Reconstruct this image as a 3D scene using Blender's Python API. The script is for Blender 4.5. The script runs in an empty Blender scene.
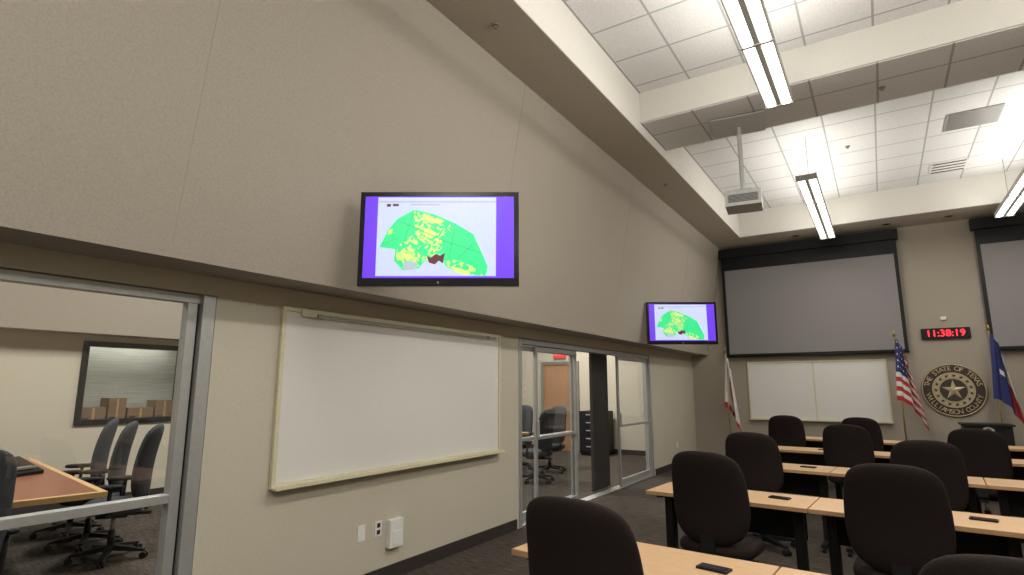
import bpy, bmesh, math, random
from mathutils import Vector, Matrix
random.seed(4)
S = bpy.context.scene
try:
    S.view_settings.view_transform = 'Standard'
    S.view_settings.look = 'None'
except Exception:
    pass

# ---------------------------------------------------------------- materials
def nodes(name):
    m = bpy.data.materials.new(name); m.use_nodes = True
    nt = m.node_tree
    return m, nt, nt.nodes['Principled BSDF']

def mat(name, col, rough=0.6, metal=0.0, var=0.06, scale=30, bump=0.0, em=0.0, emc=None, stretch=None, spec=None):
    m, nt, p = nodes(name)
    p.inputs['Roughness'].default_value = rough
    p.inputs['Metallic'].default_value = metal
    if spec is not None:
        p.inputs['Specular IOR Level'].default_value = spec
    tc = nt.nodes.new('ShaderNodeTexCoord')
    mp = nt.nodes.new('ShaderNodeMapping')
    if stretch: mp.inputs['Scale'].default_value = stretch
    nz = nt.nodes.new('ShaderNodeTexNoise')
    nz.inputs['Scale'].default_value = scale; nz.inputs['Detail'].default_value = 4
    nt.links.new(tc.outputs['Object'], mp.inputs['Vector'])
    nt.links.new(mp.outputs['Vector'], nz.inputs['Vector'])
    cr = nt.nodes.new('ShaderNodeValToRGB')
    cr.color_ramp.elements[0].position = 0.3; cr.color_ramp.elements[1].position = 0.7
    cr.color_ramp.elements[0].color = tuple(max(0, c*(1-var)) for c in col)+(1,)
    cr.color_ramp.elements[1].color = tuple(min(1, c*(1+var)) for c in col)+(1,)
    nt.links.new(nz.outputs['Fac'], cr.inputs['Fac'])
    nt.links.new(cr.outputs['Color'], p.inputs['Base Color'])
    if bump > 0:
        b = nt.nodes.new('ShaderNodeBump'); b.inputs['Strength'].default_value = bump
        b.inputs['Distance'].default_value = 0.01
        nt.links.new(nz.outputs['Fac'], b.inputs['Height'])
        nt.links.new(b.outputs['Normal'], p.inputs['Normal'])
    if em > 0:
        p.inputs['Emission Color'].default_value = tuple(emc or col)+(1,)
        p.inputs['Emission Strength'].default_value = em
    return m

def tile_mat(name, sx, sy, ox=0.0, oy=0.0):
    m, nt, p = nodes(name)
    p.inputs['Roughness'].default_value = 0.9
    tc = nt.nodes.new('ShaderNodeTexCoord'); sp = nt.nodes.new('ShaderNodeSeparateXYZ')
    nt.links.new(tc.outputs['Object'], sp.inputs[0])
    outs = []
    for ax, s, o in (('X', sx, ox), ('Y', sy, oy)):
        a = nt.nodes.new('ShaderNodeMath'); a.operation = 'ADD'; a.inputs[1].default_value = 100*s-o
        d = nt.nodes.new('ShaderNodeMath'); d.operation = 'DIVIDE'; d.inputs[1].default_value = s
        f = nt.nodes.new('ShaderNodeMath'); f.operation = 'FRACT'
        l = nt.nodes.new('ShaderNodeMath'); l.operation = 'LESS_THAN'; l.inputs[1].default_value = 0.022/s
        nt.links.new(sp.outputs[ax], a.inputs[0]); nt.links.new(a.outputs[0], d.inputs[0])
        nt.links.new(d.outputs[0], f.inputs[0]); nt.links.new(f.outputs[0], l.inputs[0]); outs.append(l)
    mx = nt.nodes.new('ShaderNodeMath'); mx.operation = 'MAXIMUM'
    nt.links.new(outs[0].outputs[0], mx.inputs[0]); nt.links.new(outs[1].outputs[0], mx.inputs[1])
    nz = nt.nodes.new('ShaderNodeTexNoise'); nz.inputs['Scale'].default_value = 60
    nt.links.new(tc.outputs['Object'], nz.inputs['Vector'])
    cr = nt.nodes.new('ShaderNodeValToRGB')
    cr.color_ramp.elements[0].position = 0.35; cr.color_ramp.elements[1].position = 0.6
    cr.color_ramp.elements[0].color = (.64, .64, .63, 1); cr.color_ramp.elements[1].color = (.72, .72, .71, 1)
    nt.links.new(nz.outputs['Fac'], cr.inputs['Fac'])
    mix = nt.nodes.new('ShaderNodeMixRGB'); mix.inputs['Color2'].default_value = (.38, .38, .37, 1)
    nt.links.new(mx.outputs[0], mix.inputs['Fac']); nt.links.new(cr.outputs['Color'], mix.inputs['Color1'])
    nt.links.new(mix.outputs['Color'], p.inputs['Base Color'])
    return m

def glass_mat():
    m = bpy.data.materials.new('thin_glass'); m.use_nodes = True
    nt = m.node_tree; nt.nodes.clear()
    o = nt.nodes.new('ShaderNodeOutputMaterial'); mx = nt.nodes.new('ShaderNodeMixShader')
    t = nt.nodes.new('ShaderNodeBsdfTransparent'); t.inputs[0].default_value = (.93, .95, .94, 1)
    g = nt.nodes.new('ShaderNodeBsdfGlossy'); g.inputs['Roughness'].default_value = 0.005
    lw = nt.nodes.new('ShaderNodeLayerWeight'); lw.inputs['Blend'].default_value = .5
    pw = nt.nodes.new('ShaderNodeMath'); pw.operation = 'POWER'; pw.inputs[1].default_value = 4.5
    ma = nt.nodes.new('ShaderNodeMath'); ma.operation = 'MULTIPLY_ADD'; ma.inputs[1].default_value = .85; ma.inputs[2].default_value = .08
    nt.links.new(lw.outputs['Facing'], pw.inputs[0]); nt.links.new(pw.outputs[0], ma.inputs[0])
    nt.links.new(ma.outputs[0], mx.inputs[0]); nt.links.new(t.outputs[0], mx.inputs[1]); nt.links.new(g.outputs[0], mx.inputs[2])
    nt.links.new(mx.outputs[0], o.inputs[0])
    return m

def mosaic_mat():
    # blocky land-parcel pattern for the map on the televisions
    m, nt, p = nodes('tv_map_parcels')
    p.inputs['Roughness'].default_value = .3
    tc = nt.nodes.new('ShaderNodeTexCoord'); v = nt.nodes.new('ShaderNodeTexVoronoi'); v.distance = 'CHEBYCHEV'
    v.inputs['Scale'].default_value = 52; nt.links.new(tc.outputs['Object'], v.inputs['Vector'])
    sp = nt.nodes.new('ShaderNodeSeparateColor'); nt.links.new(v.outputs['Color'], sp.inputs[0])
    g = nt.nodes.new('ShaderNodeMath'); g.operation = 'GREATER_THAN'; g.inputs[1].default_value = .60
    nt.links.new(sp.outputs[0], g.inputs[0])
    mix = nt.nodes.new('ShaderNodeMixRGB'); mix.inputs[1].default_value = (.02, .56, .20, 1); mix.inputs[2].default_value = (.42, .58, .17, 1)
    nt.links.new(g.outputs[0], mix.inputs[0])
    nt.links.new(mix.outputs[0], p.inputs['Base Color']); nt.links.new(mix.outputs[0], p.inputs['Emission Color'])
    p.inputs['Emission Strength'].default_value = 1.0
    return m

M = {}
M['panel'] = mat('fabric_wall_panel', (.345, .308, .257), .95, var=.08, scale=90, bump=.15)
M['paint'] = mat('cream_wall_paint', (.50, .46, .368), .7, var=.03, scale=40, bump=.04)
M['farpaint'] = mat('tan_fabric_wall', (.335, .295, .24), .9, var=.08, scale=70, bump=.15)
M['seam'] = mat('panel_seam', (.305, .272, .225), .9)
M['white'] = mat('white_ceiling_paint', (.66, .64, .59), .8, var=.02)
M['soffit'] = mat('tan_soffit_paint', (.52, .475, .405), .85, var=.03)
M['tile'] = tile_mat('acoustic_ceiling_tile', .61, .61, ox=-2.19)
M['carpet'] = mat('striped_carpet', (.066, .055, .046), .97, var=.7, scale=9, stretch=(.8, 10, 1), bump=.3, spec=.1)
M['base'] = mat('dark_baseboard_vinyl', (.03, .024, .021), .6)
M['alu'] = mat('brushed_aluminium', (.42, .42, .41), .42, .5, var=.05)
M['black'] = mat('black_plastic', (.010, .010, .011), .5, spec=.25)
M['gloss'] = mat('glossy_black_bezel', (.006, .006, .008), .2, spec=.3)
M['wb'] = mat('whiteboard_enamel', (.68, .665, .635), .3, var=.01)
M['wbframe'] = mat('cream_board_frame', (.60, .56, .39), .5)
M['greymetal'] = mat('grey_metal_rail', (.28, .27, .25), .4, .4)
M['chair'] = mat('dark_brown_upholstery', (.017, .0115, .0105), .9, var=.25, scale=200, bump=.15, spec=.2)
M['chairgrey'] = mat('grey_upholstery', (.046, .048, .058), .85, var=.2, scale=200, bump=.2, spec=.2)
M['maple'] = mat('maple_laminate', (.56, .36, .195), .42, var=.10, scale=9, stretch=(1.5, 14, 1))
M['mapleedge'] = mat('table_edge_band', (.45, .26, .13), .5)
M['cherry'] = mat('cherry_wood_top', (.22, .085, .045), .35, var=.25, scale=8, stretch=(8, 1, 1))
M['cherryedge'] = mat('oak_edge_band', (.55, .35, .16), .45)
M['door'] = mat('oak_veneer_door', (.36, .17, .07), .4, var=.2, scale=6, stretch=(9, 9, .8))
M['screen'] = mat('projection_screen_fabric', (.235, .223, .223), .9, var=.02)
M['plastic'] = mat('white_plastic', (.72, .71, .68), .4)
M['projgrey'] = mat('projector_casing', (.42, .42, .41), .5)
M['gold'] = mat('antique_gold', (.50, .40, .23), .45, .3)
M['sealdark'] = mat('seal_dark_brown', (.030, .021, .015), .5)
M['sealtan'] = mat('seal_tan', (.38, .31, .20), .6)
M['pole'] = mat('flag_pole_brass', (.5, .36, .14), .35, .7)
M['red'] = mat('flag_red', (.38, .025, .03), .8)
M['blue'] = mat('flag_blue', (.02, .025, .12), .8)
M['fwhite'] = mat('flag_white', (.62, .60, .56), .8)
M['orange'] = mat('flag_orange', (.7, .2, .05), .8)
M['led'] = mat('red_led_digits', (.9, .02, .02), .5, em=3.0, emc=(1, .02, .04))
M['exit'] = mat('exit_red', (.8, .02, .02), .5, em=.6, emc=(1, .03, .02))
M['lamp'] = mat('lamp_diffuser', (1, .97, .9), .5, em=4.0, emc=(1, .96, .90))
M['fix'] = mat('light_housing', (.42, .41, .38), .5)
M['carton'] = mat('cardboard', (.20, .12, .07), .8)
M['blind'] = mat('grey_blind', (.34, .34, .31), .8, stretch=(1, 1, 40), scale=2, var=.2)
M['vent'] = mat('vent_grey', (.28, .28, .275), .6)
M['plate'] = mat('mount_plate_grey', (.56, .56, .55), .6)
M['glass'] = glass_mat()
M['s_purple'] = mat('tv_purple', (.1, .03, .5), .3, em=1.0, emc=(.12, .03, .66))
M['s_white'] = mat('tv_page', (.3, .35, .4), .3, em=1.0, emc=(.48, .54, .76))
M['s_green'] = mat('tv_map_green', (.03, .6, .2), .3, em=1.0, emc=(.02, .56, .20))
M['s_mos'] = mosaic_mat()
M['s_yellow'] = mat('tv_map_yellow', (.6, .7, .15), .3, em=1.0, emc=(.42, .58, .17))
M['s_dark'] = mat('tv_map_dark', (.1, .02, .03), .3, em=1.0, emc=(.07, .015, .02))
M['s_pink'] = mat('tv_map_lilac', (.4, .35, .5), .3, em=1.0, emc=(.24, .42, .42))
M['s_line'] = mat('tv_map_line', (.02, .25, .1), .3, em=1.0, emc=(.02, .33, .12))
M['s_bar'] = mat('tv_toolbar', (.3, .3, .35), .3, em=1.0, emc=(.35, .37, .45))

# ---------------------------------------------------------------- builder
class B:
    def __init__(s): s.bm = bmesh.new(); s.mats = []
    def mi(s, m):
        m = M[m]
        if m not in s.mats: s.mats.append(m)
        return s.mats.index(m)
    def face(s, pts, m, smooth=False):
        f = s.bm.faces.new([s.bm.verts.new(p) for p in pts]); f.material_index = s.mi(m); f.smooth = smooth; return f
    def box(s, x0, x1, y0, y1, z0, z1, m, T=None):
        v = [Vector((x, y, z)) for x in (x0, x1) for y in (y0, y1) for z in (z0, z1)]
        if T: v = [T @ p for p in v]
        v = [s.bm.verts.new(p) for p in v]; k = s.mi(m)
        for q in ((0, 1, 3, 2), (4, 6, 7, 5), (0, 4, 5, 1), (2, 3, 7, 6), (0, 2, 6, 4), (1, 5, 7, 3)):
            f = s.bm.faces.new([v[i] for i in q]); f.material_index = k
    def pane(s, x, y0, y1, z0, z1):
        s.face([(x, y0, z0), (x, y1, z0), (x, y1, z1), (x, y0, z1)], 'glass')
    def prism(s, pts, y0, y1, m):   # pts (x,z) cross-section, extruded along y
        a = [s.bm.verts.new((x, y0, z)) for x, z in pts]; b = [s.bm.verts.new((x, y1, z)) for x, z in pts]
        k = s.mi(m); n = len(pts)
        fs = [s.bm.faces.new(a), s.bm.faces.new(b[::-1])]
        for i in range(n): fs.append(s.bm.faces.new([a[i], b[i], b[(i+1) % n], a[(i+1) % n]]))
        for f in fs: f.material_index = k
    def rings(s, R, m, closed=True, smooth=True):
        k = s.mi(m); L = [[s.bm.verts.new(p) for p in r] for r in R]; n = len(L[0])
        for a, b in zip(L, L[1:]):
            for i in range(n):
                f = s.bm.faces.new([a[i], a[(i+1) % n], b[(i+1) % n], b[i]]); f.material_index = k; f.smooth = smooth
        if closed:
            for r in (L[0][::-1], L[-1]):
                f = s.bm.faces.new(r); f.material_index = k; f.smooth = False
    def cyl(s, p0, p1, r0, r1, m, n=14):
        p0, p1 = Vector(p0), Vector(p1); d = (p1-p0).normalized()
        a = d.orthogonal().normalized(); b = d.cross(a)
        R = [[p+(a*math.cos(t)+b*math.sin(t))*r for t in [2*math.pi*i/n for i in range(n)]] for p, r in ((p0, r0), (p1, r1))]
        s.rings(R, m)
    def torus(s, c, R, r, m, axis='Y', n=48, k=8):
        P = []
        for i in range(n+1):
            t = 2*math.pi*i/n; ring = []
            for j in range(k):
                q = 2*math.pi*j/k; rr = R+r*math.cos(q)
                ring.append(Vector(c)+Vector((rr*math.cos(t), r*math.sin(q), rr*math.sin(t))))
            P.append(ring)
        s.rings(P, m, closed=False)
    def done(s, name, loc=(0, 0, 0), rz=0, bevel=0, parent=None, rx=0):
        bmesh.ops.recalc_face_normals(s.bm, faces=s.bm.faces)
        me = bpy.data.meshes.new(name); s.bm.to_mesh(me); s.bm.free()
        for m in s.mats: me.materials.append(m)
        return put(me, name, loc, rz, bevel, parent, rx)

def put(me, name, loc, rz=0, bevel=0, parent=None, rx=0):
    o = bpy.data.objects.new(name, me); S.collection.objects.link(o)
    o.location = loc; o.rotation_euler = (rx, 0, rz)
    if parent: o.parent = parent
    if bevel:
        b = o.modifiers.new('bevel', 'BEVEL'); b.width = bevel; b.segments = 2; b.limit_method = 'ANGLE'; b.angle_limit = math.radians(50)
    return o

def text(body, size, m, parent, loc, rot=(math.pi/2, 0, 0), ext=.004):
    c = bpy.data.curves.new('lettering', 'FONT'); c.body = body; c.size = size; c.extrude = ext
    c.align_x = 'CENTER'; c.align_y = 'CENTER'; c.materials.append(M[m])
    o = bpy.data.objects.new('lettering', c); S.collection.objects.link(o)
    o.parent = parent; o.location = loc; o.rotation_euler = rot; return o

def sup(c, rx, ry, n=3.0, seg=28, fz=None):
    out = []
    for i in range(seg):
        t = 2*math.pi*i/seg; ct, st = math.cos(t), math.sin(t)
        out.append(Vector((c[0]+rx*math.copysign(abs(ct)**(2/n), ct), c[1]+ry*math.copysign(abs(st)**(2/n), st), c[2])))
    return out

# ---------------------------------------------------------------- room shell
YN, YF = -3.5, 13.0
XL, XR = -3.55, 5.69
XU, ZU = -3.20, 2.25       # foot of leaning upper wall
XT, ZS = -2.78, 4.61       # top of leaning upper wall / soffit level
XI = -2.19; ZC = 5.13; XI2 = 4.33
YT = 12.1
b = B(); b.box(-9.6, XR+.15, YN-.15, YF+.15, -.1, 0, 'carpet'); b.done('floor')
b = B()
b.box(XL-.15, XL, 2.0, 5.65, 0, 2.13, 'paint'); b.box(XL-.15, XL, 10.2, YF, 0, 2.13, 'paint')
b.box(XL-.15, XL, YN, YF, 2.13, ZU, 'paint'); b.box(XL-.15, XL, YN, -3.2, 0, 2.13, 'paint')
b.done('wall_left')
b = B(); b.prism([(XU, ZU), (XT, ZS), (XL-.15, ZS), (XL-.15, ZU)], YN, YF, 'panel'); 
for k in range(-1, 4):
    y = 1.52+3.05*k
    if YN < y < YF:
        b.prism([(XU+.0008, ZU+.005), (XT+.0008, ZS-.01), (XT-.01, ZS-.01), (XU-.01, ZU+.005)], y-.003, y+.003, 'seam')
b.done('wall_slanted')
b = B(); b.box(XL, XR+.15, YF, YF+.15, 0, ZC+.1, 'farpaint'); b.done('wall_back')
b = B(); b.box(-9.6, XL, YF, YF+.15, 0, ZC+.1, 'paint'); b.done('wall_side_end')
b = B(); b.box(-9.6, XR+.15, YN-.15, YN, 0, ZC+.1, 'paint'); b.done('wall_front')
b = B(); b.box(XR, XR+.15, YN, YF, 0, ZC+.1, 'paint'); b.done('wall_right')
b = B()
b.box(XL-.15, XI, YN, YF, ZS, ZC, 'white'); b.box(XI2, XR, YN, YF, ZS, ZC, 'white')
b.box(XI, XI2, YT, YF, ZS, ZC, 'white')
b.box(XI, XI2, 6.3, 7.3, 4.745, ZC, 'white')
b.done('ceiling_soffit')
b = B(); b.box(XI, XI2, 6.32, 7.28, 4.735, 4.745, 'tile'); b.box(XL-.15, XR, YN, YF, ZC, ZC+.08, 'tile'); b.done('ceiling')
b = B(); b.box(XT, XI-.004, YN, YF, ZS-.006, ZS, 'soffit'); b.box(XI-.004, XI2, YT+.004, YF, ZS-.006, ZS, 'soffit'); b.done('trim_1')
b = B(); b.box(XL, XL+.012, 2.02, 5.6, 0, .11, 'base'); b.box(XL, XL+.012, 10.25, YF, 0, .11, 'base'); b.done('baseboard_left')
b = B(); b.box(XL, XR, YF-.012, YF, 0, .11, 'base'); b.done('baseboard_back')

# side room
XB = -9.0
b = B()
b.box(XB-.15, XB, YN, 3.3, 0, 2.25, 'paint'); b.box(XB-.15, XB, 4.75, YF, 0, 2.25, 'paint')
b.box(XB-.15, XB, 3.3, 4.75, 0, 1.05, 'paint'); b.box(XB-.15, XB, 3.3, 4.75, 2.17, 2.25, 'paint')
b.done('wall_side_far')
b = B(); b.prism([(XB-.15, 2.25), (XB+.35, 2.25), (XB+.75, 4.2), (XB-.15, 4.2)], YN, YF, 'panel'); b.done('wall_side_slanted')
b = B()
b.box(XB-.6, XB-.55, 3.2, 4.85, .9, 2.3, 'blind'); b.box(XB-.55, XB-.15, 3.2, 4.85, .95, 1.05, 'base')
b.box(XB-.55, XB-.15, 3.2, 3.25, 1.05, 2.3, 'base'); b.box(XB-.55, XB-.15, 4.80, 4.85, 1.05, 2.3, 'base'); b.box(XB-.55, XB-.15, 3.2, 4.85, 2.3, 2.35, 'plastic')
b.done('wall_niche')
b = B(); b.box(XB, XL-.15, YN, YF, 4.2, 4.28, 'tile'); b.done('ceiling_side_room')
b = B(); b.box(XL-.162, XL-.15, 2.02, 5.6, 0, .11, 'base'); b.box(XB, XB+.012, YN, YF, 0, .11, 'base'); b.box(XB, XL-.15, YF-.012, YF, 0, .11, 'base'); b.done('baseboard_side')
b = B()
for y0, y1, z0, z1 in ((3.3, 4.75, 1.05, 1.12), (3.3, 4.75, 2.10, 2.17), (3.3, 3.37, 1.12, 2.10), (4.68, 4.75, 1.12, 2.10)):
    b.box(XB-.1, XB+.03, y0, y1, z0, z1, 'black')
b.pane(XB-.06, 3.37, 4.68, 1.12, 2.10); b.done('window_2')
b = B(); y = 3.42
for w, h in ((.30, .22), (.22, .34), (.34, .20), (.26, .30)):
    b.box(XB-.42, XB-.14, y, y+w, 1.052, 1.06+h, 'carton'); b.box(XB-.14, XB-.138, y+w*.45, y+w*.55, 1.06, 1.05+h, 'mapleedge')
    b.box(XB-.14, XB-.137, y+.02, y+.10, 1.08, 1.14, 'base'); y += w+.03
b.done('cardboard_boxes')
l = bpy.data.lights.new('niche_lamp', 'AREA'); l.size = .3; l.shape = 'RECTANGLE'; l.size_y = 1.2; l.energy = 9; l.color = (1, .97, .9)
o = bpy.data.objects.new('niche_lamp', l); S.collection.objects.link(o); o.location = (XB-.33, 4.03, 2.28)

# near glass partition (left)
b = B(); X0, X1 = XL-.10, XL-.03
b.box(X0, X1+.035, 1.915, 1.995, 0.0, 2.125, 'alu'); b.box(X0, X1, -3.19, 1.915, 2.07, 2.125, 'alu')
b.box(X0+.01, X1-.01, 1.90, 1.915, 0, 2.07, 'black')
b.box(X0, X1, -3.19, 1.90, .0, .09, 'alu'); b.box(X0, X1, 1.84, 1.90, .09, 2.07, 'alu'); b.box(X0, X1, -.9, -.82, .09, 2.07, 'alu')
b.box(X0, X1, -3.19, 1.84, .88, .93, 'alu'); b.pane(X0+.034, -3.19, 1.84, .93, 2.07); b.pane(X0+.034, -3.19, 1.84, .09, .88)
b.done('window_1', bevel=.003)
b = B()
b.box(X0-.03, X1+.035, 5.655, 5.72, 0, 2.125, 'alu'); b.box(X0-.03, X1+.035, 10.13, 10.195, 0, 2.125, 'alu')
b.box(X0-.03, X1+.02, 5.72, 10.13, 2.06, 2.125, 'alu'); b.box(X0-.03, X1+.03, 5.72, 10.13, 0, .018, 'alu')
b.done('door_1', bevel=.003)
def slider(name, y0, y1, xo):
    b = B(); w = .05; xa, xb = xo, xo+.035
    b.box(xa, xb, y0, y0+w, .02, 2.05, 'alu'); b.box(xa, xb, y1-w, y1, .02, 2.05, 'alu')
    b.box(xa, xb, y0+w, y1-w, .02, .12, 'alu'); b.box(xa, xb, y0+w, y1-w, 1.99, 2.05, 'alu')
    b.box(xa, xb, y0+w, y1-w, .92, .96, 'alu'); b.pane(xa+.016, y0+w, y1-w, .12, .92); b.pane(xa+.016, y0+w, y1-w, .96, 1.99)
    b.box(xb, xb+.03, y0+.02, y0+.045, .95, 1.15, 'alu')
    b.done(name, bevel=.002)
slider('sliding_glass_door', 5.73, 7.22, XL-.12)
slider('sliding_glass_door', 6.1, 7.24, XL-.07)
slider('sliding_glass_door', 8.72, 10.1, XL-.07)
b = B(); n = 60; pa = []
for i in range(n+1):
    y = 8.06+.62*i/n; x = XL-.22+.035*math.sin(i*.9)
    pa.append((x, y))
for i in range(n):
    (xa, ya), (xb, yb) = pa[i], pa[i+1]
    b.face([(xa, ya, .02), (xb, yb, .02), (xb, yb, 2.1), (xa, ya, 2.1)], 'base', True)
b.box(XL-.25, XL-.19, 7.9, 8.75, 2.08, 2.12, 'greymetal')
b.done('folding_curtain')

b = B(); y = YF-.002
b.box(-7.35, -6.45, y-.05, y, 0, 2.12, 'door')
for x0, x1, z0, z1 in ((-7.43, -7.35, 0, 2.2), (-6.45, -6.37, 0, 2.2), (-7.35, -6.45, 2.12, 2.2)): b.box(x0, x1, y-.07, y, z0, z1, 'greymetal')
b.cyl((-6.55, y-.05, 1.0), (-6.55, y-.11, 1.0), .03, .03, 'alu'); b.cyl((-6.55, y-.10, 1.0), (-6.70, y-.10, 1.0), .012, .012, 'alu')
b.done('door_2')
b = B(); b.box(-.17, .17, -.03, .03, -.1, .1, 'exit'); o = b.done('exit_sign', (-6.9, YF-.035, 2.40)); text('EXIT', .15, 'fwhite', o, (0, -.034, 0))
b = B(); b.box(-.3, .3, -.3, .3, .05, 1.0, 'black'); b.box(-.28, .28, -.28, .28, 0, .05, 'black')
for i in range(5):
    z = .09+i*.18; b.box(-.28, .28, -.318, -.30, z, z+.165, 'black'); b.box(-.12, .12, -.335, -.318, z+.10, z+.125, 'alu')
b.done('filing_cabinet', (-5.75, 12.6, 0), bevel=.004)

# ---------------------------------------------------------------- whiteboards
def whiteboard(name, w, h, loc, rz, split=False, rail=False):
    b = B()
    b.box(0, w, -.02, -.001, 0, h, 'wb'); f = .03
    for x0, x1, z0, z1 in ((-f, w+f, -f, 0), (-f, w+f, h, h+f), (-f, 0, 0, h), (w, w+f, 0, h)): b.box(x0, x1, -.032, -.001, z0, z1, 'wbframe')
    b.box(-f, w+f, -.085, -.032, -f-.005, -f+.012, 'wbframe'); b.box(-f, w+f, -.09, -.083, -f-.005, -f+.025, 'wbframe')
    if split: b.box(w/2-.012, w/2+.012, -.028, -.02, 0, h, 'wbframe')
    if rail:
        b.box(.12, w-.06, -.042, -.032, h-.030, h+.028, 'wbframe'); b.box(.25, w-.08, -.047, -.042, h-.022, h-.002, 'greymetal')
        for x in (.25, w-.25): b.box(x, x+.04, -.06, -.047, h-.035, h+.0, 'greymetal')
    return b.done(name, loc, rz, bevel=.003)
whiteboard('whiteboard', 2.70, 1.19, (XL, 2.50, .90), math.pi/2, rail=True)
whiteboard('whiteboard', 2.44, 1.13, (-2.36, YF, .92), 0, split=True)

b = B(); b.box(0, .006, -.036, .036, -.058, .058, 'plastic'); b.box(.006, .010, -.01, .01, -.02, .02, 'plastic'); b.done('wall_switch_plate', (XL, 3.32, .42))
b = B(); b.box(0, .006, -.036, .036, -.058, .058, 'plastic')
for z in (-.026, .026): b.box(.006, .009, -.017, .017, z-.017, z+.017, 'base')
b.done('power_outlet', (XL, 3.50, .42))
b = B(); b.box(0, .05, -.075, .075, -.11, .11, 'plastic'); b.box(.05, .055, -.05, .05, -.09, .02, 'plastic'); b.done('wall_junction_box', (XL, 3.67, .36), bevel=.008)
b = B(); b.box(0, .006, -.036, .036, -.058, .058, 'plastic'); b.done('power_outlet', (XL, 11.6, .42))

# ---------------------------------------------------------------- TVs
def tv(loc, rz, arm):
    W, H = 1.117, .677; b = B()
    b.box(-W/2, W/2, 0, .05, -H/2, H/2, 'gloss'); b.box(-W/2+.12, W/2-.12, .05, .09, -H/2+.1, H/2-.1, 'black')
    sx0, sx1, sz0, sz1 = -W/2+.035, W/2-.035, -H/2+.055, H/2-.035
    y = -.002
    def P(u, v): return (sx0+(sx1-sx0)*u, sz0+(sz1-sz0)*(1-v))
    def poly(pts, m, d):
        q = [(P(u, v)[0], y-d, P(u, v)[1]) for u, v in pts]; b.face(q, m)
    def px(l): return [((x-364)/151., (yy-196)/86.) for x, yy in l]
    poly([(0, 0), (1, 0), (1, 1), (0, 1)], 's_purple', 0)
    poly(px([(377, 197), (497, 197), (497, 280), (377, 280)]), 's_white', .0008)
    poly(px([(377, 201), (497, 201), (497, 202.5), (377, 202.5)]), 's_bar', .0012)
    poly(px([(386, 204), (390, 204), (390, 207), (386, 207)]), 's_dark', .0014)
    poly(px([(392, 204), (398, 204), (398, 206.5), (392, 206.5)]), 's_dark', .0014)
    poly(px([(410, 204), (440, 204), (440, 205.5), (410, 205.5)]), 's_bar', .0014)
    poly(px([(380, 250), (388, 232), (397, 220), (414, 210), (434, 215), (456, 225), (474, 236), (483, 256), (489, 270), (487, 280), (466, 278), (447, 270), (441, 257), (428, 262), (420, 272), (404, 274), (395, 264), (396, 252)]), 's_green', .0016)
    for a in ([(413, 211), (434, 217), (449, 224), (453, 232), (444, 238), (446, 246), (437, 258), (425, 264), (420, 270), (405, 272), (397, 263), (398, 250), (405, 242), (416, 236)],
              [(446, 262), (460, 264), (478, 272), (485, 280), (466, 278), (450, 272)]): poly(px(a), 's_mos', .002)
    for a in ([(450, 270), (462, 272), (472, 277), (468, 279), (458, 276)], [(424, 232), (430, 230), (438, 236), (432, 241), (426, 239)],
              [(420, 216), (430, 218), (444, 223), (440, 226), (426, 221)], [(404, 258), (411, 255), (415, 261), (408, 265)],
              [(389, 232), (393, 230), (392, 236), (388, 237)]): poly(px(a), 's_yellow', .0022)
    for a in ([(404, 266), (412, 264), (420, 268), (416, 273), (406, 274)],): poly(px(a), 's_pink', .0024)
    for a in ([(428, 259), (432, 261), (437, 257), (441, 259), (446, 256), (444, 267), (440, 264), (436, 268), (430, 266)],): poly(px(a), 's_dark', .0028)
    for (x0, y0, x1, y1) in ((456, 225, 450, 262), (446, 244, 482, 256), (382, 247, 400, 240), (414, 211, 404, 246), (458, 263, 476, 245), (398, 222, 447, 244)):
        dx, dy = x1-x0, y1-y0; L = math.hypot(dx, dy); nx, ny = -dy/L*.3, dx/L*.3
        poly(px([(x0+nx, y0+ny), (x1+nx, y1+ny), (x1-nx, y1-ny), (x0-nx, y0-ny)]), 's_line', .003)
    c, s_ = math.cos(rz), math.sin(rz)
    wl = (-c*arm, s_*arm)
    b.box(-.15, .15, .09, .11, -.12, .12, 'black')
    b.cyl((0, .10, 0), (wl[0]*.45+.12, wl[1]*.5+.1, 0), .02, .02, 'black'); b.cyl((wl[0]*.45+.12, wl[1]*.5+.1, 0), (wl[0], wl[1], 0), .02, .02, 'black')
    o = b.done('wall_television', loc, rz, bevel=.003)
    text('o', .025, 'plastic', o, (0, -.002, -H/2+.025))
    return o
tv((-2.505, 2.945, 2.575), math.radians(32.8), .60)
tv((-2.59, 9.03, 2.56), math.radians(32.8), .52)

# ---------------------------------------------------------------- far wall objects
def screen(name, x0, x1):
    b = B(); y = YF-.12
    b.box(x0, x1, y-.06, YF-.002, 4.36, 4.56, 'black')
    b.box(x0+.04, x1-.04, y, y+.004, 2.20, 4.42, 'black')
    b.box(x0+.10, x1-.10, y-.003, y, 2.25, 4.08, 'screen')
    b.cyl((x0+.03, y+.002, 2.20), (x1-.03, y+.002, 2.20), .018, .018, 'black')
    b.done(name)
screen('projection_screen', -2.80, .52); screen('projection_screen', 1.62, 4.94)
b = B(); b.box(-.36, .36, -.05, -.001, -.10, .10, 'black'); o = b.done('digital_clock', (1.06, YF, 2.52), bevel=.005)
text('11:38:19', .17, 'led', o, (0, -.054, 0))
b = B(); b.box(-.04, .04, -.03, 0, -.03, .03, 'plastic'); b.done('wall_sensor', (1.06, YF, 2.80))

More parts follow.
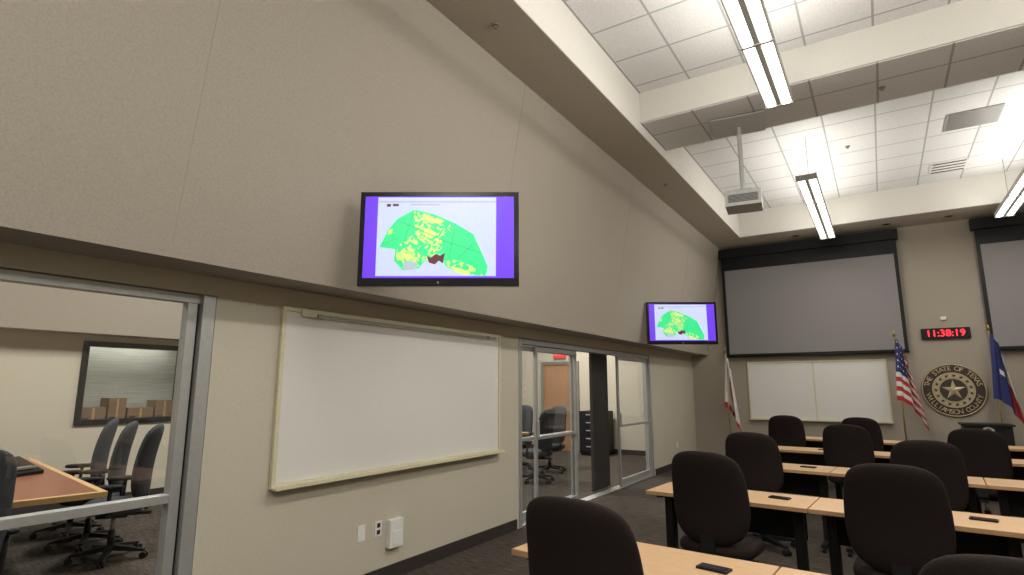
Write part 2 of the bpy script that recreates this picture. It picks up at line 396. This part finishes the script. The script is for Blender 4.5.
b = B(); Rr = .47
b.cyl((0, -.001, 0), (0, -.03, 0), Rr, Rr, 'sealdark', 64); b.torus((0, -.03, 0), Rr-.012, .010, 'gold'); b.torus((0, -.03, 0), .305, .008, 'gold')
b.cyl((0, -.03, 0), (0, -.034, 0), .30, .30, 'sealtan', 64); b.cyl((0, -.034, 0), (0, -.037, 0), .20, .20, 'sealdark', 48)
for k in range(5):
    a = math.pi/2+k*2*math.pi/5
    tip = Vector((math.cos(a)*.18, -.038, math.sin(a)*.18)); c = Vector((0, -.06, 0))
    for sg in (-1, 1):
        q = a+sg*math.pi/5; inn = Vector((math.cos(q)*.065, -.038, math.sin(q)*.065))
        b.face([c, tip, inn], 'gold' if sg > 0 else 'sealtan')
for k in range(30):
    a = 2*math.pi*k/30; c = Vector((math.cos(a)*.252, -.040, math.sin(a)*.252))
    t = Vector((-math.sin(a), 0, math.cos(a))); rdl = Vector((math.cos(a), 0, math.sin(a)))
    b.face([c-t*.028+rdl*.015, c+rdl*.028, c+t*.028, c-rdl*.02], 'sealdark' if k % 2 else 'gold')
seal = b.done('state_seal_plaque', (1.07, YF, 1.50))
def arc(txt, R, a0, a1, flip=False):
    n = len(txt)
    for i, ch in enumerate(txt):
        if ch == ' ': continue
        a = math.radians(a0+(a1-a0)*i/(n-1))
        rot = -(math.pi/2-a) if not flip else (a+math.pi/2)
        o = text(ch, .115, 'gold', seal, (0, 0, 0))
        o.matrix_local = Matrix.Translation((R*math.cos(a), -.036, R*math.sin(a))) @ Matrix.Rotation(-rot, 4, 'Y') @ Matrix.Rotation(math.pi/2, 4, 'X')
arc('THE STATE OF TEXAS', .385, 165, 15)
arc('WILLIAMSON COUNTY', .385, 197, 343, True)

def flag(x, y, top, kind, wd=.34, drop=.66):
    b = B()
    b.cyl((0, 0, 0), (0, 0, .05), .16, .13, 'pole', 24); b.cyl((0, 0, .05), (0, 0, top), .014, .014, 'pole')
    b.cyl((0, 0, top), (0, 0, top+.10), .028, .004, 'pole')
    ns, nt_ = 40, 39
    g = []
    for i in range(ns+1):
        s = i/ns; row = []
        for j in range(nt_+1):
            t = j/nt_
            xx = .0+wd*(s**.7)*(.5+.5*t)-.07*t*(1-s)+.012*math.sin(s*22)
            yy = -.03-.05*math.sin(s*17+t*1.5)*(.4+s)
            zz = top-.06-1.10*t*(1-.10*s)-drop*s**1.5
            row.append(Vector((xx, yy, zz)))
        g.append(row)
    vs = [[b.bm.verts.new(p) for p in r] for r in g]
    for i in range(ns):
        for j in range(nt_):
            s, t = (i+.5)/ns, (j+.5)/nt_
            if kind == 'us':
                m = 'red' if int(t*13) % 2 == 0 else 'fwhite'
                if s < .45 and t < 7/13: m = 'fwhite' if (i % 3 == 1 and j % 4 == 1) else 'blue'
            elif kind == 'tx':
                m = 'blue' if s < .55 else ('fwhite' if t < .5 else 'red')
                if abs(s-.30) < .05 and abs(t-.5) < .05: m = 'fwhite'
            else:
                m = 'fwhite'
                if .35 < s < .65 and .3 < t < .7: m = 'orange'
                if t > .9: m = 'red'
            f = b.bm.faces.new([vs[i][j], vs[i+1][j], vs[i+1][j+1], vs[i][j+1]]); f.material_index = b.mi(m); f.smooth = True
    b.done({'us': 'american_flag', 'tx': 'texas_flag', 'co': 'county_flag'}[kind], (x, y, 0))
flag(.27, 12.55, 2.48, 'us', .38, .74); flag(1.62, 12.55, 2.52, 'tx', .36, .85); flag(-2.74, 12.62, 2.30, 'co', .22)
b = B(); b.box(-.3, .3, -.2, .2, 0, .95, 'black'); b.box(-.33, .33, -.24, .22, .95, .98, 'black'); b.cyl((0, -.2, .86), (0, -.206, .86), .08, .08, 'fwhite', 32); b.cyl((0, -.206, .86), (0, -.21, .86), .05, .05, 'sealdark', 32)
b.done('lectern', (1.33, 11.9, 0), bevel=.006)

# ---------------------------------------------------------------- ceiling fittings
def pendant(name, x, y0, y1):
    z = 4.33; b = B()
    b.box(x-.022, x+.022, y0, y1, z-.01, z+.05, 'fix')
    for sg in (-1, 1):
        xs = x+sg*.068
        pr = [(xs-.042, z+.0), (xs-.03, z-.022), (xs+.03, z-.022), (xs+.042, z+.0), (xs+.042, z+.012), (xs-.042, z+.012)]
        b.prism(pr, y0+.02, y1-.02, 'lamp')
        xo = x+sg*.115; b.box(min(xo, xo+sg*.012), max(xo, xo+sg*.012), y0, y1, z-.005, z+.055, 'fix')
    n = max(2, int((y1-y0)/1.2))
    for k in range(n+1):
        yy = y0+(y1-y0)*k/n; yy = min(max(yy, y0+.01), y1-.01)
        b.box(x-.127, x+.127, yy-.012, yy+.012, z-.026, z+.05, 'fix')
    for yy in (y0+.5, y1-.5): b.cyl((x, yy, z+.04), (x, yy, ZC), .004, .004, 'greymetal', 6)
    b.done(name)
    f = (y1-y0)/3.6*(.78 if y0 > 8 else 1)
    for nm, dx, dz, ang, e in (('lamp_down', 0, -.04, 0, 64), ('lamp_up', .09, .10, math.radians(180-56), 31), ('lamp_up', -.09, .10, math.radians(-(180-56)), 31)):
        l = bpy.data.lights.new(nm, 'AREA'); l.shape = 'RECTANGLE'
        l.size = .2 if nm == 'lamp_down' else .12; l.size_y = y1-y0-.1; l.energy = e*f; l.color = (1, .96, .89)
        o = bpy.data.objects.new(nm, l); S.collection.objects.link(o)
        o.location = (x+dx, (y0+y1)/2, z+dz)
        o.rotation_euler = (0, -ang, 0)
for x in (-.60, 1.95):
    pendant('pendant_light', x, 2.2, 5.85); pendant('pendant_light', x, 8.25, 11.9); pendant('pendant_light', x, -2.8, .8)

b = B()
b.cyl((0, 0, .12), (0, 0, .95), .026, .026, 'plate'); b.box(-.3, .3, -.3, .25, .962, .972, 'plate')
b.box(-.20, .20, -.18, .18, -.09, .09, 'projgrey'); b.box(-.18, .18, -.16, .16, .09, .105, 'greymetal'); b.box(-.10, .10, -.1, .1, .105, .13, 'greymetal')
b.cyl((.1, .18, 0), (.1, .24, 0), .05, .045, 'black'); b.box(-.17, .17, -.183, -.18, -.05, .05, 'vent')
for i in range(6): b.box(-.16, .16, -.187, -.183, -.045+i*.016, -.04+i*.016, 'black')
b.done('ceiling_projector', (-1.19, 7.0, 3.75), .12, bevel=.004)
def vent(x, y, z, w, d, slots):
    b = B(); b.box(x-w/2, x+w/2, y-d/2, y+d/2, z-.012, z-.002, 'vent' if slots > 6 else 'plastic')
    for i in range(slots):
        yy = y-d/2+.04+(d-.08)*i/(slots-1); b.box(x-w/2+.03, x+w/2-.03, yy-.008-(.02 if slots < 6 else 0), yy+.008, z-.016, z-.012, 'greymetal' if slots > 6 else 'black')
    b.done('ceiling_vent')
vent(1.36, 9.35, ZC, .6, .6, 12); vent(1.25, 11.3, ZC, .5, .5, 4)
for (x, y, z) in ((-2.49, 3.6, ZS-.006), (-2.49, 8.2, ZS-.006), (-.9, 4.4, ZC), (-.1, 9.5, ZC), (.3, 6.9, 4.735)):
    b = B(); b.cyl((x, y, z), (x, y, z-.012), .035, .03, 'greymetal', 20); b.cyl((x, y, z-.012), (x, y, z-.035), .010, .016, 'greymetal', 12); b.done('fire_sprinkler')
for x in (.35, 1.3, -1.2):
    b = B(); b.cyl((x, 12.55, ZS-.006), (x, 12.55, ZS-.02), .08, .07, 'greymetal', 24); b.cyl((x, 12.55, ZS-.02), (x, 12.55, ZS-.022), .05, .05, 'black', 24); b.done('recessed_downlight')

for y in (0.5, 4.0, 8.0, 11.2):
    b = B(); b.box(-6.7, -5.5, y-.3, y+.3, 4.17, 4.195, 'lamp'); b.box(-6.74, -5.46, y-.34, y+.34, 4.185, 4.199, 'plastic'); b.done('ceiling_light_panel')
    l = bpy.data.lights.new('panel_lamp', 'AREA'); l.shape = 'RECTANGLE'; l.size = 1.2; l.size_y = .6; l.energy = 140; l.color = (1, .965, .90)
    o = bpy.data.objects.new('panel_lamp', l); S.collection.objects.link(o); o.location = (-6.1, y, 4.15)

# ---------------------------------------------------------------- chairs
def chair_mesh(fab, arms, bw=.27, ztop=1.13):
    b = B()
    prof = [(.415, .80), (.425, .93), (.45, 1.0), (.48, 1.0), (.50, .96), (.512, .85), (.516, .6)]
    b.rings([sup((0, .0, z), .255*k, .245*k, 3.6) for z, k in prof], fab)
    z0 = .50; R = []; n = 24
    for i in range(n+1):
        s = -math.cos(math.pi*i/n); s = max(-.9995, min(.9995, s))
        t = (s+1)/2
        fall = (1-abs(s)**(4.0 if s < 0 else 7.0))**(1/2.6)
        w = bw*(.88+.12*math.sin(math.pi*min(1, t*.9+.12)))*fall
        w = max(w, .02)
        th = .045*(1-abs(s)**6)**.5+.008
        z = z0+(ztop-z0)*t; y = -.215-.085*t+.03*math.sin(math.pi*t)
        ring = sup((0, y, z), w, th, 2.6, 32)
        for p in ring: p.y += .055*(p.x/bw)**2
        R.append(ring)
    b.rings(R, fab)
    b.box(-.045, .045, -.30, -.275, .40, .72, 'black', Matrix.Rotation(math.radians(-4), 4, 'X'))
    b.box(-.04, .04, -.30, -.05, .375, .40, 'black'); b.box(-.11, .11, -.12, .12, .37, .415, 'black')
    b.cyl((0, 0, .09), (0, 0, .25), .03, .03, 'black'); b.cyl((0, 0, .22), (0, 0, .38), .018, .018, 'greymetal')
    b.cyl((.11, .0, .39), (.24, .02, .385), .007, .007, 'black', 8)
    for k in range(5):
        a = math.radians(90+72*k+18); T = Matrix.Rotation(a, 4, 'Z')
        v = [(.02, -.028, .075), (.02, .028, .075), (.02, .028, .125), (.02, -.028, .125)]
        w = [(.30, -.016, .062), (.30, .016, .062), (.30, .016, .082), (.30, -.016, .082)]
        b.rings([[T @ Vector(p) for p in v], [T @ Vector(p) for p in w]], 'black', smooth=False)
        for sg in (-1, 1):
            b.cyl(T @ Vector((.30, sg*.008, .029)), T @ Vector((.30, sg*.030, .029)), .029, .029, 'black', 16)
        b.cyl(T @ Vector((.30, 0, .03)), T @ Vector((.30, 0, .07)), .008, .008, 'black', 8)
    if arms:
        for sg in (-1, 1):
            b.cyl((sg*.10, .0, .40), (sg*.285, .0, .42), .016, .016, 'black'); b.cyl((sg*.285, .0, .42), (sg*.30, -.01, .655), .018, .016, 'black')
            b.rings([sup((sg*.30, .02, z), .045*k, .13*k, 3) for z, k in ((.65, .8), (.66, 1), (.68, 1), (.69, .8))], 'black')
    bmesh.ops.recalc_face_normals(b.bm, faces=b.bm.faces)
    me = bpy.data.meshes.new('task_chair'); b.bm.to_mesh(me); b.bm.free()
    for m in b.mats: me.materials.append(m)
    return me
CH = chair_mesh('chair', False, .265, 1.12); CG = chair_mesh('chairgrey', True, .25, 1.20)

# ---------------------------------------------------------------- training tables
TH = math.radians(-4); TL = 1.165
def table_mesh():
    b = B(); w = TL-.01; d = .5
    b.box(0, w, 0, d, .715, .742, 'maple'); b.box(-.003, w+.003, -.004, 0, .713, .741, 'mapleedge'); b.box(-.003, 0, 0, d, .713, .741, 'mapleedge')
    b.box(.08, w-.08, .38, .40, .45, .70, 'black')
    for x in (.10, w-.10):
        b.box(x-.03, x+.03, .2, .30, .05, .70, 'black'); b.box(x-.025, x+.025, .02, d-.02, .695, .714, 'black')
        b.box(x-.025, x+.025, -.02, d+.02, .045, .075, 'black')
        for y in (.0, d): b.cyl((x-.012, y, .025), (x+.012, y, .025), .025, .025, 'black', 14)
    bmesh.ops.recalc_face_normals(b.bm, faces=b.bm.faces)
    me = bpy.data.meshes.new('training_table'); b.bm.to_mesh(me); b.bm.free()
    for m in b.mats: me.materials.append(m)
    return me
TM = table_mesh()
def pad():
    b = B(); b.box(-.07, .07, -.035, .035, 0, .010, 'black'); b.box(-.06, .06, -.026, .026, .010, .012, 'gloss')
    me = bpy.data.meshes.new('pad'); b.bm.to_mesh(me); b.bm.free()
    for m in b.mats: me.materials.append(m)
    return me
PD = pad()
rows = [2.58, 4.55, 6.50, 8.45, 10.40]
def rowpt(k, s, off=0):
    c, sn = math.cos(TH), math.sin(TH)
    return (-1.66+s*c-off*sn, rows[k]+s*sn+off*c)
for k in range(5):
    for j in range(4):
        x, y = rowpt(k, j*TL)
        put(TM, 'training_table', (x, y, 0), TH, .003)
        x, y = rowpt(k, j*TL+.93, .27)
        put(PD, 'power_module', (x, y, .743), TH-.1)
chairs = [(0, .60, 0), (0, 1.95, .05), (1, .62, -.05), (1, 1.68, .03), (2, .55, 0), (2, 1.92, .1), (3, 1.27, 0), (3, 2.50, -.1), (4, .33, .1), (4, 1.36, 0), (1, 2.90, 0)]
for k, s, r in chairs:
    x, y = rowpt(k, s, -.15); put(CH, 'task_chair', (x, y, 0), TH+r)

# ---------------------------------------------------------------- side-room furniture
def conf(w, d, loc, rz):      # local origin at the +x,+y corner
    b = B(); e = .05; x0, x1, y0, y1 = -w, 0, -d, 0
    b.box(x0+e, x1-e, y0+e, y1-e, .705, .745, 'cherry')
    for q in ((x0, x1, y0, y0+e), (x0, x1, y1-e, y1), (x0, x0+e, y0+e, y1-e), (x1-e, x1, y0+e, y1-e)): b.box(*q, .70, .745, 'cherryedge')
    for yy in (y0+.5, y1-.7): b.box((x0+x1)/2-.35, (x0+x1)/2+.35, yy-.06, yy+.06, 0, .70, 'black')
    b.box((x0+x1)/2-.03, (x0+x1)/2+.03, y0+.56, y1-.76, .3, .6, 'black')
    b.done('conference_table', loc, rz, bevel=.004)
D = math.radians
conf(3.2, 3.5, (-5.2, 2.2, 0), D(-9)); conf(1.9, 2.1, (-5.5, 9.1, 0), 0)
for x, y, r in ((-6.12, 2.66, D(146)), (-6.82, 2.74, D(150)), (-7.50, 2.84, D(152)), (-4.70, 1.15, math.pi/2), (-5.35, 9.6, math.pi-.3), (-6.1, 9.65, math.pi), (-5.0, 8.5, math.pi/2)):
    put(CG, 'conference_chair', (x, y, 0), r)
b = B(); b.prism([(-.15, 0), (.15, 0), (.15, .03), (-.15, .15)], -.15, .15, 'black'); b.box(-.11, .11, -.2, -.155, .03, .09, 'black'); b.box(.0, .12, -.1, .1, .055, .075, 'greymetal'); b.done('desk_phone', (-6.85, 2.1, .747), .4)

# ---------------------------------------------------------------- world + camera
w = bpy.data.worlds.new('world'); S.world = w; w.use_nodes = True
w.node_tree.nodes['Background'].inputs[0].default_value = (1, .96, .9, 1); w.node_tree.nodes['Background'].inputs[1].default_value = .05
cd = bpy.data.cameras.new('camera'); cam = bpy.data.objects.new('camera', cd); S.collection.objects.link(cam)
cam.location = (0, 0, 1.55); cam.rotation_euler = (math.radians(100), 0, math.radians(32.8))
cd.sensor_width = 36; cd.lens = 36*566/1024; cd.clip_start = .05
S.camera = cam
